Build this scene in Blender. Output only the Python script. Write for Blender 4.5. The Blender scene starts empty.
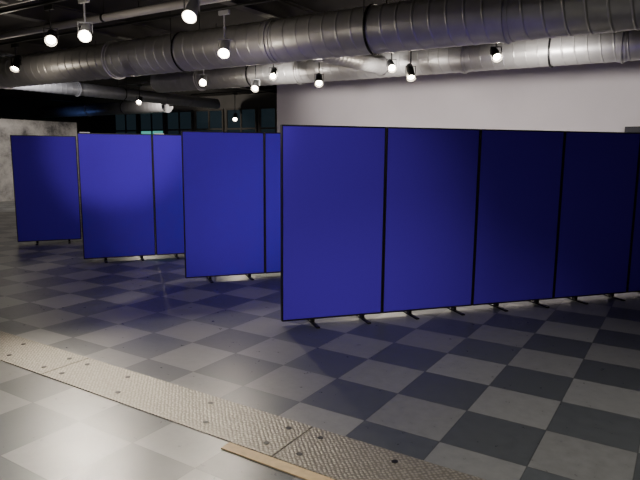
import bpy, bmesh, math, random
from mathutils import Vector, Matrix, Euler
random.seed(4)
C = bpy.context.scene.collection
A = math.radians(32.3); CA, SA = math.cos(A), math.sin(A)
def G(u, v, z=0): return Vector((u*CA+v*SA, -u*SA+v*CA, z))
# ---------------- camera ----------------
cam_d = bpy.data.cameras.new("camera"); cam = bpy.data.objects.new("camera", cam_d); C.objects.link(cam)
F = 580.0; cam_d.sensor_width = 36; cam_d.lens = F/640*36; cam_d.clip_start = .05
PITCH = math.radians(8.63); ROLL = math.radians(.47); HC = 1.52
CM = Matrix.Rotation(math.pi/2-PITCH, 4, 'X') @ Matrix.Rotation(ROLL, 4, 'Z')
cam.matrix_world = Matrix.Translation((0, 0, HC)) @ CM
bpy.context.scene.camera = cam
def ray(px, py): return (CM.to_3x3() @ Vector((px-320, 240-py, -F))).normalized()
def on_z(px, py, z):
    d = ray(px, py); t = (z-HC)/d.z; return Vector((d.x*t, d.y*t, z))
def on_v(px, py, v):
    d = ray(px, py); t = v/(d.x*SA+d.y*CA); p = d*t
    return (p.x*CA-p.y*SA, v, HC+p.z)
# ---------------- node helpers ----------------
def newmat(name):
    m = bpy.data.materials.new(name); m.use_nodes = True; nt = m.node_tree
    return m, nt, nt.nodes["Principled BSDF"]
def simple(name, col, rough=.5, metal=0, noise=0, nscale=20, bump=0, emis=None, estr=0, sheen=0):
    m, nt, b = newmat(name)
    b.inputs["Base Color"].default_value = (*col, 1); b.inputs["Roughness"].default_value = rough
    b.inputs["Metallic"].default_value = metal
    if emis: b.inputs["Emission Color"].default_value = (*emis, 1); b.inputs["Emission Strength"].default_value = estr
    if sheen: b.inputs["Sheen Weight"].default_value = sheen; b.inputs["Sheen Tint"].default_value = (.45,.2,1,1)
    tc = nt.nodes.new("ShaderNodeTexCoord"); nz = nt.nodes.new("ShaderNodeTexNoise")
    nz.inputs["Scale"].default_value = nscale; nz.inputs["Detail"].default_value = 5
    nt.links.new(tc.outputs["Object"], nz.inputs["Vector"])
    if noise:
        mx = nt.nodes.new("ShaderNodeMix"); mx.data_type = 'RGBA'
        mx.inputs[6].default_value = (*[c*(1-noise) for c in col], 1); mx.inputs[7].default_value = (*[min(1, c*(1+noise)) for c in col], 1)
        nt.links.new(nz.outputs["Fac"], mx.inputs[0]); nt.links.new(mx.outputs[2], b.inputs["Base Color"])
    if bump:
        bp = nt.nodes.new("ShaderNodeBump"); bp.inputs["Strength"].default_value = bump; bp.inputs["Distance"].default_value = .01
        nt.links.new(nz.outputs["Fac"], bp.inputs["Height"]); nt.links.new(bp.outputs["Normal"], b.inputs["Normal"])
    return m
M_fab = simple("blue_fabric", (.1, .034, .72), .92, 0, .16, 260, .3, sheen=.22)
M_fab.node_tree.nodes["Principled BSDF"].inputs["Specular IOR Level"].default_value = .15
M_frame = simple("black_frame", (.008, .008, .012), .45, 0, .1, 60)
M_foot = simple("black_steel", (.006, .006, .006), .5, .1, .1, 60)
M_wall = simple("white_paint", (.8, .75, .76), .85, 0, .05, 2, .05)
M_dark = simple("dark_paint", (.09, .088, .085), .9, 0, .3, 2)
M_ceil = simple("black_ceiling", (.03, .027, .025), .95, 0, .4, 2, .3)
M_beam = simple("beam_paint", (.06, .055, .05), .7, 0, .2, 5)
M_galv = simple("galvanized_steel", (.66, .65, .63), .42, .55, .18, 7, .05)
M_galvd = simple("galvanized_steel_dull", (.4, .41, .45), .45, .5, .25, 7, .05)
M_pale = simple("pale_painted_steel", (.5, .48, .46), .55, .1, .1, 9)
M_lens = simple("lamp_lens", (1, .95, .85), .3, emis=(1, .86, .66), estr=80)
M_house = simple("fixture_black", (.02, .02, .02), .4, .2, .1, 50)
M_housew = simple("fixture_white", (.6, .6, .6), .4, .0, .05, 50)
M_wood = simple("worn_wood", (.62, .46, .25), .6, 0, .3, 30, .2)
M_teal = simple("teal_glass", (.03, .1, .1), .2, emis=(.15, .7, .6), estr=.6)
M_night = simple("night_glass", (.01, .015, .02), .1, emis=(.15, .25, .32), estr=.05)
M_white = simple("white_label", (.8, .8, .8), .5)
def stone_mat():
    m, nt, b = newmat("stone_mural"); N = nt.nodes.new; L = nt.links.new
    tc = N("ShaderNodeTexCoord"); nz = N("ShaderNodeTexNoise"); nz.inputs["Scale"].default_value = 1.3; nz.inputs["Detail"].default_value = 9; nz.inputs["Roughness"].default_value = .68
    L(tc.outputs["Object"], nz.inputs["Vector"]); rp = N("ShaderNodeValToRGB"); L(nz.outputs["Fac"], rp.inputs[0])
    e = rp.color_ramp.elements; e[0].position = .38; e[0].color = (.1, .095, .09, 1); e[1].position = .62; e[1].color = (.55, .52, .47, 1)
    x = e.new(.5); x.color = (.36, .34, .31, 1)
    L(rp.outputs[0], b.inputs["Base Color"]); b.inputs["Roughness"].default_value = .85
    return m
M_stone = stone_mat()
# floor
TS = .45; U0, V0 = -1.0, 3.24
def floor_mat():
    m, nt, b = newmat("checker_tiles"); N = nt.nodes.new; L = nt.links.new
    tc = N("ShaderNodeTexCoord"); sp = N("ShaderNodeSeparateXYZ"); L(tc.outputs["Object"], sp.inputs[0])
    def mth(op, a, bb=None):
        n = N("ShaderNodeMath"); n.operation = op
        for i, x in enumerate((a, bb)):
            if x is None: continue
            if isinstance(x, (int, float)): n.inputs[i].default_value = x
            else: L(x, n.inputs[i])
        return n.outputs[0]
    xs = mth('DIVIDE', sp.outputs[0], TS); ys = mth('DIVIDE', sp.outputs[1], TS)
    fx = mth('FLOOR', xs); fy = mth('FLOOR', ys)
    par = mth('FLOORED_MODULO', mth('ADD', fx, fy), 2)
    cb = N("ShaderNodeCombineXYZ"); L(fx, cb.inputs[0]); L(fy, cb.inputs[1])
    wn = N("ShaderNodeTexWhiteNoise"); wn.noise_dimensions = '3D'; L(cb.outputs[0], wn.inputs["Vector"])
    mx = N("ShaderNodeMix"); mx.data_type = 'RGBA'; L(par, mx.inputs[0])
    mx.inputs[6].default_value = (.2, .205, .2, 1); mx.inputs[7].default_value = (.074, .082, .086, 1)
    nz = N("ShaderNodeTexNoise"); nz.inputs["Scale"].default_value = 14; nz.inputs["Detail"].default_value = 8; nz.inputs["Roughness"].default_value = .7
    L(tc.outputs["Object"], nz.inputs["Vector"])
    var = mth('ADD', mth('MULTIPLY', wn.outputs["Value"], .28), mth('ADD', mth('MULTIPLY', nz.outputs["Fac"], .7), .52))
    ex = mth('ABSOLUTE', mth('SUBTRACT', mth('FRACT', xs), .5)); ey = mth('ABSOLUTE', mth('SUBTRACT', mth('FRACT', ys), .5))
    g = mth('GREATER_THAN', mth('MAXIMUM', ex, ey), .494)
    fac = mth('MULTIPLY', var, mth('SUBTRACT', 1, mth('MULTIPLY', g, .5)))
    sc = N("ShaderNodeVectorMath"); sc.operation = 'SCALE'; L(mx.outputs[2], sc.inputs[0]); L(fac, sc.inputs["Scale"])
    L(sc.outputs[0], b.inputs["Base Color"])
    L(mth('ADD', mth('MULTIPLY', nz.outputs["Fac"], .3), .17), b.inputs["Roughness"])
    bp = N("ShaderNodeBump"); bp.inputs["Strength"].default_value = .15; bp.inputs["Distance"].default_value = .004
    L(nz.outputs["Fac"], bp.inputs["Height"]); L(bp.outputs[0], b.inputs["Normal"])
    return m
def tread_mat():
    m, nt, b = newmat("tread_plate_metal"); N = nt.nodes.new; L = nt.links.new
    tc = N("ShaderNodeTexCoord"); mp = N("ShaderNodeMapping"); mp.inputs["Rotation"].default_value = (0, 0, math.radians(45))
    L(tc.outputs["Object"], mp.inputs[0])
    ck = N("ShaderNodeTexVoronoi"); ck.inputs["Scale"].default_value = 48; ck.inputs["Randomness"].default_value = .35
    L(mp.outputs[0], ck.inputs["Vector"])
    rp = N("ShaderNodeValToRGB"); rp.color_ramp.elements[0].position = .2; rp.color_ramp.elements[0].color = (1, 1, 1, 1)
    rp.color_ramp.elements[1].position = .5; rp.color_ramp.elements[1].color = (0, 0, 0, 1)
    L(ck.outputs["Distance"], rp.inputs[0])
    mx = N("ShaderNodeMix"); mx.data_type = 'RGBA'; L(rp.outputs[0], mx.inputs[0])
    mx.inputs[6].default_value = (.2, .185, .15, 1); mx.inputs[7].default_value = (.36, .34, .28, 1)
    L(mx.outputs[2], b.inputs["Base Color"]); b.inputs["Metallic"].default_value = .35; b.inputs["Roughness"].default_value = .4
    bp = N("ShaderNodeBump"); bp.inputs["Strength"].default_value = .6; bp.inputs["Distance"].default_value = .003
    L(rp.outputs[0], bp.inputs["Height"]); L(bp.outputs[0], b.inputs["Normal"])
    return m
M_floor = floor_mat(); M_tread = tread_mat()
# ---------------- mesh helpers ----------------
class MB:
    def __init__(s): s.bm = bmesh.new()
    def box(s, c, sz, rot=None, bevel=0):
        r = bmesh.ops.create_cube(s.bm, size=1)
        M = Matrix.Translation(c) @ (rot.to_4x4() if rot else Matrix()) @ Matrix.Diagonal((*sz, 1))
        bmesh.ops.transform(s.bm, matrix=M, verts=r['verts'])
        if bevel:
            es = list({e for v in r['verts'] for e in v.link_edges})
            bmesh.ops.bevel(s.bm, geom=es, offset=bevel, segments=2, affect='EDGES', profile=.6)
        return s
    def cyl(s, p0, p1, r, seg=16, r2=None):
        p0, p1 = Vector(p0), Vector(p1); d = p1-p0
        q = d.to_track_quat('Z', 'Y').to_matrix().to_4x4()
        bmesh.ops.create_cone(s.bm, cap_ends=True, segments=seg, radius1=r, radius2=r if r2 is None else r2, depth=d.length,
                              matrix=Matrix.Translation((p0+p1)/2) @ q)
        return s
    def lathe(s, prof, seg=24, M=Matrix()):
        rings = []
        for r, z in prof:
            rings.append([s.bm.verts.new(M @ Vector((r*math.cos(2*math.pi*i/seg), r*math.sin(2*math.pi*i/seg), z))) for i in range(seg)])
        for a, b in zip(rings, rings[1:]):
            for i in range(seg):
                j = (i+1) % seg; s.bm.faces.new((a[i], a[j], b[j], b[i]))
        return s
    def obj(s, name, mat, parent=None, loc=None, rotz=None, smooth=False, **props):
        me = bpy.data.meshes.new(name); 
        bmesh.ops.recalc_face_normals(s.bm, faces=s.bm.faces)
        s.bm.to_mesh(me); s.bm.free(); me.materials.append(mat)
        if smooth:
            for p in me.polygons: p.use_smooth = True
            if smooth == 'auto':
                me.set_sharp_from_angle(angle=math.radians(40))
        o = bpy.data.objects.new(name, me); C.objects.link(o)
        if parent: o.parent = parent
        if loc is not None: o.location = loc
        if rotz is not None: o.rotation_euler = (0, 0, rotz)
        for k, v in props.items(): o[k] = v
        return o
def empty(name, loc, rotz=0, **props):
    e = bpy.data.objects.new(name, None); e.empty_display_size = .1; C.objects.link(e); e.location = loc; e.rotation_euler = (0, 0, rotz)
    for k, v in props.items(): e[k] = v
    return e
def gbox(name, mat, u0, u1, v0, v1, z0, z1, **props):
    return MB().box((0, 0, 0), (u1-u0, v1-v0, z1-z0)).obj(name, mat, loc=G((u0+u1)/2, (v0+v1)/2, (z0+z1)/2), rotz=-A, **props)
# ---------------- shell ----------------
CEIL = 3.6; UL, UR, VN, VF = -23, 9, -5, 17
fl = MB().box(((UL+UR)/2-U0, (VN+VF)/2-V0, -.05), (UR-UL, VF-VN, .1)).obj("floor", M_floor, loc=G(U0, V0, 0), rotz=-A, kind="structure", label="grey and charcoal checkerboard tile floor", category="floor")
gbox("ceiling", M_ceil, UL, UR, VN, VF, CEIL, CEIL+.1, kind="structure", label="black painted exposed ceiling", category="ceiling")
gbox("wall_back", M_dark, UL, -8.9, VF, VF+.15, 0, CEIL, kind="structure", label="dark wall with high windows", category="wall")
gbox("wall_right", M_wall, -8.9, UR, 12, 12.15, 0, CEIL, kind="structure", label="plain white painted gallery wall", category="wall")
gbox("wall_return", M_dark, -8.9, -8.75, 12.15, VF, 0, CEIL, kind="structure", label="dark side wall", category="wall")
gbox("wall_end", M_wall, UR, UR+.15, VN, 12.15, 0, CEIL, kind="structure", label="plain end wall", category="wall")
gbox("wall_far_left", M_dark, UL-.15, UL, VN, VF, 0, CEIL, kind="structure", label="dark far end wall", category="wall")
gbox("wall_near", M_dark, UL, UR, VN-.15, VN, 0, CEIL, kind="structure", label="dark wall behind the viewer", category="wall")
gbox("wall_left", M_stone, -17.2, -17, 2, 12.0, 0, 2.4, kind="structure", label="low pale stone-patterned partition wall", category="wall")
i = 1
for u in (-20, -16.5, -11.2, -8, -5, -2.3, .6, 3.5, 6.5):
    mb = MB(); L_ = (VF if u < -9 else 11.98)-VN
    mb.box((0, 0, .13), (.16, L_, .02)); mb.box((0, 0, 0), (.02, L_, .24)); mb.box((0, 0, -.12), (.16, L_, .02))
    mb.obj(f"trim_{i}", M_beam, loc=G(u, VN+L_/2, CEIL-.145), rotz=-A, kind="structure", label="black steel ceiling beam", category="beam"); i += 1
k = 1
for u, mat in ((-20.6, M_night), (-19, M_teal), (-17.4, M_night), (-15.8, M_night), (-14.2, M_night), (-12.6, M_night), (-11, M_night)):
    mb = MB()
    for x in (-.7, 0, .7): mb.box((x, 0, 0), (.06, .08, 2.2))
    for z in (-1.07, .35, 1.07): mb.box((0, 0, z), (1.4, .078, .06))
    w = mb.obj(f"window_{k}", M_beam, loc=G(u, VF-.05, 2.0), rotz=-A, kind="structure", label="dark framed window with night view", category="window"); k += 1
    MB().box((0, .01, -.35), (1.36, .02, 1.4)).obj("glass_pane", mat, parent=w)
    MB().box((0, .01, .71), (1.36, .02, .7)).obj("glass_pane", M_night, parent=w)
# ---------------- tread plates ----------------
SV1, SV0 = 2.555, 2.175
seams = [-9.6, -7.6, -5.6, -3.62, -1.65, .33, 2.3, 3.9]
for a, b in zip(seams, seams[1:]):
    w = b-a-.008
    p = MB().box((0, 0, .003), (w, SV1-SV0, .006), bevel=.0015).obj("tread_plate", M_tread, loc=G((a+b)/2, (SV0+SV1)/2, 0), rotz=-A,
        label="raised-pattern metal tread plate let into tiled floor", category="floor plate", group="tread plates across the floor")
    for x, y in ((-w/2+.1, .1), (-w/2+.1, -.1), (-.45, .1), (-.3, -.1), (.3, .1), (.45, -.1), (w/2-.1, .1), (w/2-.1, -.1)):
        MB().cyl((x, y, .006), (x, y, .0085), .017, 16).obj("bolt", M_foot, parent=p)
MB().box((0, 0, .004), (.8, .07, .008), bevel=.002).obj("wood_strip", M_wood, loc=G(-1.52, SV0-.045, 0), rotz=-A,
    label="short worn wooden filler strip beside the metal tread plate", category="wood strip")
# ---------------- display panels ----------------
PW, PZ0, PZ1, PT = .963, .04, 1.745, .05
def panel(p, ang, label, group, tag=False):
    r = empty("display_panel", (p.x, p.y, 0), ang, label=label, category="partition screen", group=group)
    mb = MB(); H = PZ1-PZ0; t = .012; w = PW-.006
    mb.box((t/2+.003, 0, PZ0+H/2), (t, PT, H), bevel=.003); mb.box((w-t/2+.003, 0, PZ0+H/2), (t, PT, H), bevel=.003)
    mb.box((PW/2, 0, PZ1-t/2), (w-2*t, PT, t)); mb.box((PW/2, 0, PZ0+t/2), (w-2*t, PT, t))
    mb.obj("frame", M_frame, r, label="thin black edge frame")
    MB().box((PW/2, 0, PZ0+H/2), (w-2*t, PT-.006, H-2*t), bevel=.004).obj("fabric_panel", M_fab, r, label="royal blue fabric face")
    for x in (.3*PW, .8*PW):
        mb = MB(); mb.box((x, 0, .006), (.035, .36, .012), bevel=.003); mb.box((x, 0, .026), (.03, .05, .028))
        mb.obj("foot", M_foot, r, label="black steel foot bar")
    if tag: MB().box((.1, 0, PZ1+.006), (.13, .03, .012), bevel=.003).obj("top_clip", M_white, r, label="small white clip on the top edge")
    return r
def row(a, b, n, label, group, tags=()):
    d = (b-a); d.z = 0; d.normalize(); ang = math.atan2(d.y, d.x)
    for i in range(n): panel(a+d*PW*i, ang, label, group, i in tags)
row(on_z(281,321,.04), on_z(556,298,.04), 5, "royal blue fabric display panel in the long five-panel row", "blue panels in the long row")
row(on_z(185,278,.04), on_z(265,273,.04), 2, "blue fabric display panel in a short angled row", "blue panels in a short row")
row(on_z(83.5,259,.04), on_z(156,255,.04), 2, "blue fabric display panel with white clip on top", "blue panels with white clips", (0, 1))
row(on_z(17.5,242,.04), on_z(80,239,.04), 1, "single blue fabric display panel near the stone wall", "blue panels by the stone wall")
# ---------------- ducts ----------------
def duct(name, R, length, pitch, mat, loc, rotz, label, collars=(), hangers=()):
    bm = bmesh.new(); seg = 40
    prof = [(0, 0), (.40, 0), (.44, 0), (.465, .006), (.535, .006), (.56, 0), (.60, 0)]
    n = int(length/pitch); rings = []
    for kk in range(n):
        for f, dr in prof:
            base = (kk+f)*pitch; rr = []
            for i in range(seg+1):
                th = 2*math.pi*i/seg; x = base+pitch*i/seg
                rr.append(bm.verts.new((x, (R+dr)*math.cos(th), (R+dr)*math.sin(th))))
            rings.append(rr)
    for a, b in zip(rings, rings[1:]):
        for i in range(seg): bm.faces.new((a[i], a[i+1], b[i+1], b[i]))
    bmesh.ops.remove_doubles(bm, verts=bm.verts, dist=.0005)
    mb = MB(); mb.bm.free(); mb.bm = bm
    o = mb.obj(name, mat, loc=loc, rotz=rotz, smooth=True, label=label, category="air duct")
    RX = Matrix.Rotation(math.pi/2, 4, 'Y')
    for x in collars:
        MB().lathe([(R-.01, -.06), (R+.012, -.06), (R+.012, -.012), (R+.03, -.01), (R+.03, .01), (R+.012, .012), (R+.012, .06), (R-.01, .06)], 40,
                   Matrix.Translation((x, 0, 0)) @ RX).obj("collar", mat, o, smooth='auto')
    for x in hangers:
        mb = MB(); mb.cyl((x, R+.02, 0), (x, R+.02, CEIL-loc[2]-.002), .006, 8); mb.cyl((x, -R-.02, 0), (x, -R-.02, CEIL-loc[2]-.002), .006, 8)
        mb.lathe([(R+.014, -.015), (R+.022, -.015), (R+.022, .015), (R+.014, .015), (R+.014, -.015)], 40, Matrix.Translation((x, 0, 0)) @ RX)
        mb.obj("hanger", M_foot, o)
    return o
d1 = duct("spiral_duct", .28, 20, .2, M_galv, G(-14, 6.6, 3.0), -A, "large silver spiral air duct under the ceiling", collars=(2.5, 5.8, 9.1, 12.2, 15.2), hangers=(1.2, 7.4, 10.6, 13.8))
# branch from the large duct towards the second one
p0, p1 = Vector((9.13, .26, -.02)), Vector((9.13, 3.09, .06)); dv = p1-p0; n_ = int(dv.length/.12); prof = []
for j in range(n_):
    z = j*.12; prof += [(.13, z), (.13, z+.09), (.137, z+.1), (.137, z+.115)]
prof = [(.16, 0), (.16, .05), (.13, .05)]+[q for q in prof if q[1] > .05]+[(.16, dv.length-.04), (.16, dv.length)]
MB().lathe(prof, 32, Matrix.Translation(p0) @ dv.to_track_quat('Z', 'Y').to_matrix().to_4x4()).obj("branch_duct", M_galv, d1, smooth='auto', label="slim silver branch duct")
duct("spiral_duct", .23, 12.0, .18, M_galv, G(-11, 9.95, 3.12), -A, "silver spiral air duct close to the white wall", collars=(1.5, 4.2, 7.6, 10), hangers=(3, 9))
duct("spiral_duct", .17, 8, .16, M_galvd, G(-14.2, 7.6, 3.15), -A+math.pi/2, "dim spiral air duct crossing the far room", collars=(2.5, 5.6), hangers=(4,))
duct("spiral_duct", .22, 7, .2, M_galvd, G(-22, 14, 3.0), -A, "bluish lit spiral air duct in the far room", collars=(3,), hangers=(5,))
mb = MB(); mb.box((0, 0, 0), (.7, .6, .5), bevel=.01)
for x in (-.3, .3): mb.box((x, 0, 0), (.03, .64, .54), bevel=.004)
mb.box((0, 0, -.27), (.4, .4, .04), bevel=.005)
mb.obj("duct_plenum_box", M_pale, loc=G(1.36, 9.95, 3.12), rotz=-A, label="pale sheet-metal plenum box at the duct end", category="duct box")
def pipe(name, r, u0, u1, v, z, mat, label):
    mb = MB(); L_ = u1-u0; mb.cyl((0, 0, 0), (L_, 0, 0), r, 20)
    x = .8
    o = mb.obj(name, mat, loc=G(u0, v, z), rotz=-A, smooth='auto', label=label, category="pipe")
    while x < L_:
        m2 = MB(); m2.cyl((x, 0, r*.9), (x, 0, CEIL-z-.002), .005, 8); m2.lathe([(r, -.02), (r+.008, -.02), (r+.008, .02), (r, .02)], 20, Matrix.Translation((x, 0, 0)) @ Matrix.Rotation(math.pi/2, 4, 'Y'))
        m2.obj("pipe_hanger", M_foot, o); x += 3.1
    return o
pipe("ceiling_pipe", .05, -13.8, 5, 5.3, 3.27, M_pale, "pale painted pipe hung beside the large duct")
pipe("ceiling_pipe", .03, -13.8, 5, 7.5, 3.3, M_galvd, "thin grey conduit under the ceiling")
pipe("ceiling_pipe", .025, -13.8, 5, 8.3, 3.3, M_galvd, "thin grey conduit under the ceiling")
mb = MB(); mb.box((0, 0, 0), (14, .02, .08)); mb.box((0, .3, 0), (14, .02, .08))
for j in range(46): mb.box((-6.9+j*.3, .15, -.02), (.03, .28, .02))
for x in (-5, -2, 1, 4): 
    for y in (0, .3): mb.cyl((x, y, .03), (x, y, CEIL-3.2-.002), .005, 8)
mb.obj("cable_tray", M_pale, loc=G(-6.5, 3.7, 3.2), rotz=-A, label="pale metal cable tray hung from the ceiling", category="cable tray")
u_, v_, z_ = on_v(633, 130, 11.93)
sp_ = MB().box((0, 0, 0), (.26, .12, .12), bevel=.01).obj("wall_speaker", M_house, loc=G(u_, 11.93, z_), rotz=-A, label="small dark loudspeaker fixed to the white wall", category="speaker")
MB().box((0, -.064, 0), (.22, .008, .09), bevel=.002).obj("speaker_grille", M_frame, parent=sp_)
# ---------------- lighting tracks & spots ----------------
TZ = 3.32
for v, u0, u1 in ((4.55, -9, 3), (5.85, -12, 3), (9.0, -12.2, 3), (11, -13.6, -9), (14, -13.8, -10.5)):
    mb = MB(); mb.box((0, 0, 0), (u1-u0, .036, .03), bevel=.004)
    t = mb.obj("lighting_track", M_house, loc=G((u0+u1)/2, v, TZ), rotz=-A, label="black lighting track under the ceiling", category="lighting track")
    for f in (-.45, -.15, .15, .45):
        MB().cyl((f*(u1-u0), 0, .015), (f*(u1-u0), 0, CEIL-TZ-.002), .005, 8).obj("suspension_rod", M_house, t)
WARM = (1, .88, .72)
def spot_light(pos, target, energy, size=80, blend=.6, col=WARM, rad=.05):
    ld = bpy.data.lights.new("spot_lamp", 'SPOT'); ld.energy = energy; ld.spot_size = math.radians(size); ld.spot_blend = blend
    ld.color = col; ld.shadow_soft_size = rad
    lo = bpy.data.objects.new("spot_lamp", ld); C.objects.link(lo); lo.location = pos
    lo.rotation_euler = (Vector(target)-Vector(pos)).to_track_quat('-Z', 'Y').to_euler(); return lo
def point(pos, energy, col=WARM, rad=.08):
    ld = bpy.data.lights.new("spill", 'POINT'); ld.energy = energy; ld.color = col; ld.shadow_soft_size = rad
    lo = bpy.data.objects.new("spill", ld); C.objects.link(lo); lo.location = pos
def fixture(px, py, v, target, energy, white=False, size=95, col=WARM, lab=None):
    u, v, z = on_v(px, py, v); lens = G(u, v, z); tgt = Vector(target)
    d = (tgt-lens).normalized(); ctr = lens-d*.085
    mat = M_housew if white else M_house
    root = empty("track_spotlight", (ctr.x, ctr.y, TZ-.017), 0, label=lab or ("white track spotlight, lit, hanging from a ceiling track" if white else "black track spotlight, lit, hanging from a ceiling track"),
                 category="spotlight", group="track spotlights under the ceiling")
    top = ctr.z-(TZ-.017); q = d.to_track_quat('-Z', 'Y'); 
    MB().box((0, 0, -.03), (.17, .04, .055), rot=Euler((0, 0, -A)).to_matrix(), bevel=.005).obj("track_adapter", mat, root)
    yaw = Matrix.Rotation(math.atan2(d.y, d.x)+math.pi/2, 3, 'Z')
    mb = MB(); mb.cyl((0, 0, -.05), (0, 0, top+.11), .011, 12)
    mb.box(Vector((0, 0, top+.11)), (.166, .03, .008), rot=yaw)
    for s_ in (-1, 1): mb.box(yaw @ Vector((s_*.08, 0, 0))+Vector((0, 0, top+.05)), (.006, .03, .12), rot=yaw)
    mb.obj("stem", mat, root)
    M = Matrix.Translation((0, 0, top)) @ q.to_matrix().to_4x4()
    MB().lathe([(.001, .19), (.04, .19), (.05, .175), (.054, .165), (.05, .155), (.054, .145), (.05, .135), (.058, .12), (.062, .0), (.066, -.03), (.074, -.09), (.076, -.12), (.069, -.12), (.06, -.08), (.001, -.06)], 28, M).obj("housing", mat, root, smooth='auto')
    MB().lathe([(.001, -.106), (.025, -.102), (.04, -.093), (.052, -.081)], 24, M).obj("lamp_lens", M_lens, root, smooth=True)
    spot_light(lens+d*.05, tgt, energy, size, .8, col)
    point(lens+d*.09+Vector((0, 0, -.03)), 8)
fixture(190, 15, 4.55, (-1.7, 3.3, 0), 160, True, 60)
fixture(85, 35, 4.55, (-1.5, 2.7, 0), 260, True, 40)
fixture(51, 40, 4.55, (-1.4, 2.4, 0), 380, False, 36)
fixture(224, 52, 5.85, (-1.2, 4.6, 0), 150, True, 60)
fixture(15, 68, 5.85, (-5.2, 8, 0), 60, False, 70)
fixture(497, 57, 9.0, (2.6, 4.5, 0), 230)
fixture(392, 68, 9.0, (1.4, 4.5, 0), 190)
fixture(411, 77, 9.0, (1.6, 7.5, 0), 70)
fixture(319, 83, 9.0, (0, 7, 0), 90)
fixture(273, 76, 9.0, (-1, 7, 0), 90)
fixture(255, 88, 9.0, (-1.6, 8, 0), 60)
fixture(203, 82, 9.0, (-2.0, 7.4, 0), 70, True)
fixture(139, 102, 11, (-4.5, 11, 0), 80)
fixture(235, 119, 14, (-2.4, 15, 0), 60)
# bare spots added without fittings to light panels, floor, walls and far duct
spot_light((-1.9, .6, 3.3), (-1.75, 2.0, 0), 800, 42, .9, (1, .93, .84), .08)
spot_light((-2.2, .8, 3.3), (-2.95, 8.1, 1.9), 1000, 20, .6, (1, .93, .86), .06)
spot_light((-1.0, .6, 3.3), (-1.3, 6.8, 1.4), 340, 28, .7, (1, .93, .86), .06)
spot_light((-.6, .4, 3.3), (-.05, 5.1, 1.1), 250, 34, .9, (1, .93, .86), .06)
spot_light((1.3, 1.6, 3.3), (1.2, 3.2, 0), 260, 72, .95, (1, .93, .84), .08)
for u in (-7, -4.5, -2, .5):
    spot_light(G(u, 8.6, 2.85), G(u, 12, 1.9), 175 if u < 0 else 90, 110, .9, (1, .93, .88), .1)  # wall-wash spots added in mid-room to brighten the white wall
spot_light(G(-13, 8, 3.2), G(-17, 9.5, 1.6), 480, 120, .9, (1, .94, .9), .1)  # added spot with no fitting, brightens the stone partition
spot_light(G(-14.5, 13, 3.2), G(-15.5, 17, 1.8), 300, 130, .9, (1, .88, .74), .1)  # warm spot added to lift the dark back wall
spot_light(G(-19.5, 13, 2.2), G(-19.5, 14, 3.2), 9, 120, .9, (.2, .35, 1), .1)
w = bpy.data.worlds.new("world"); bpy.context.scene.world = w; w.use_nodes = True
w.node_tree.nodes["Background"].inputs[0].default_value = (.6, .65, .8, 1); w.node_tree.nodes["Background"].inputs[1].default_value = .02
ld = bpy.data.lights.new("room_fill", 'AREA'); ld.energy = 125; ld.size = 5; ld.color = (1, .96, .94)
lo = bpy.data.objects.new("room_fill", ld); C.objects.link(lo); lo.location = G(-1.5, -2, 3.5)
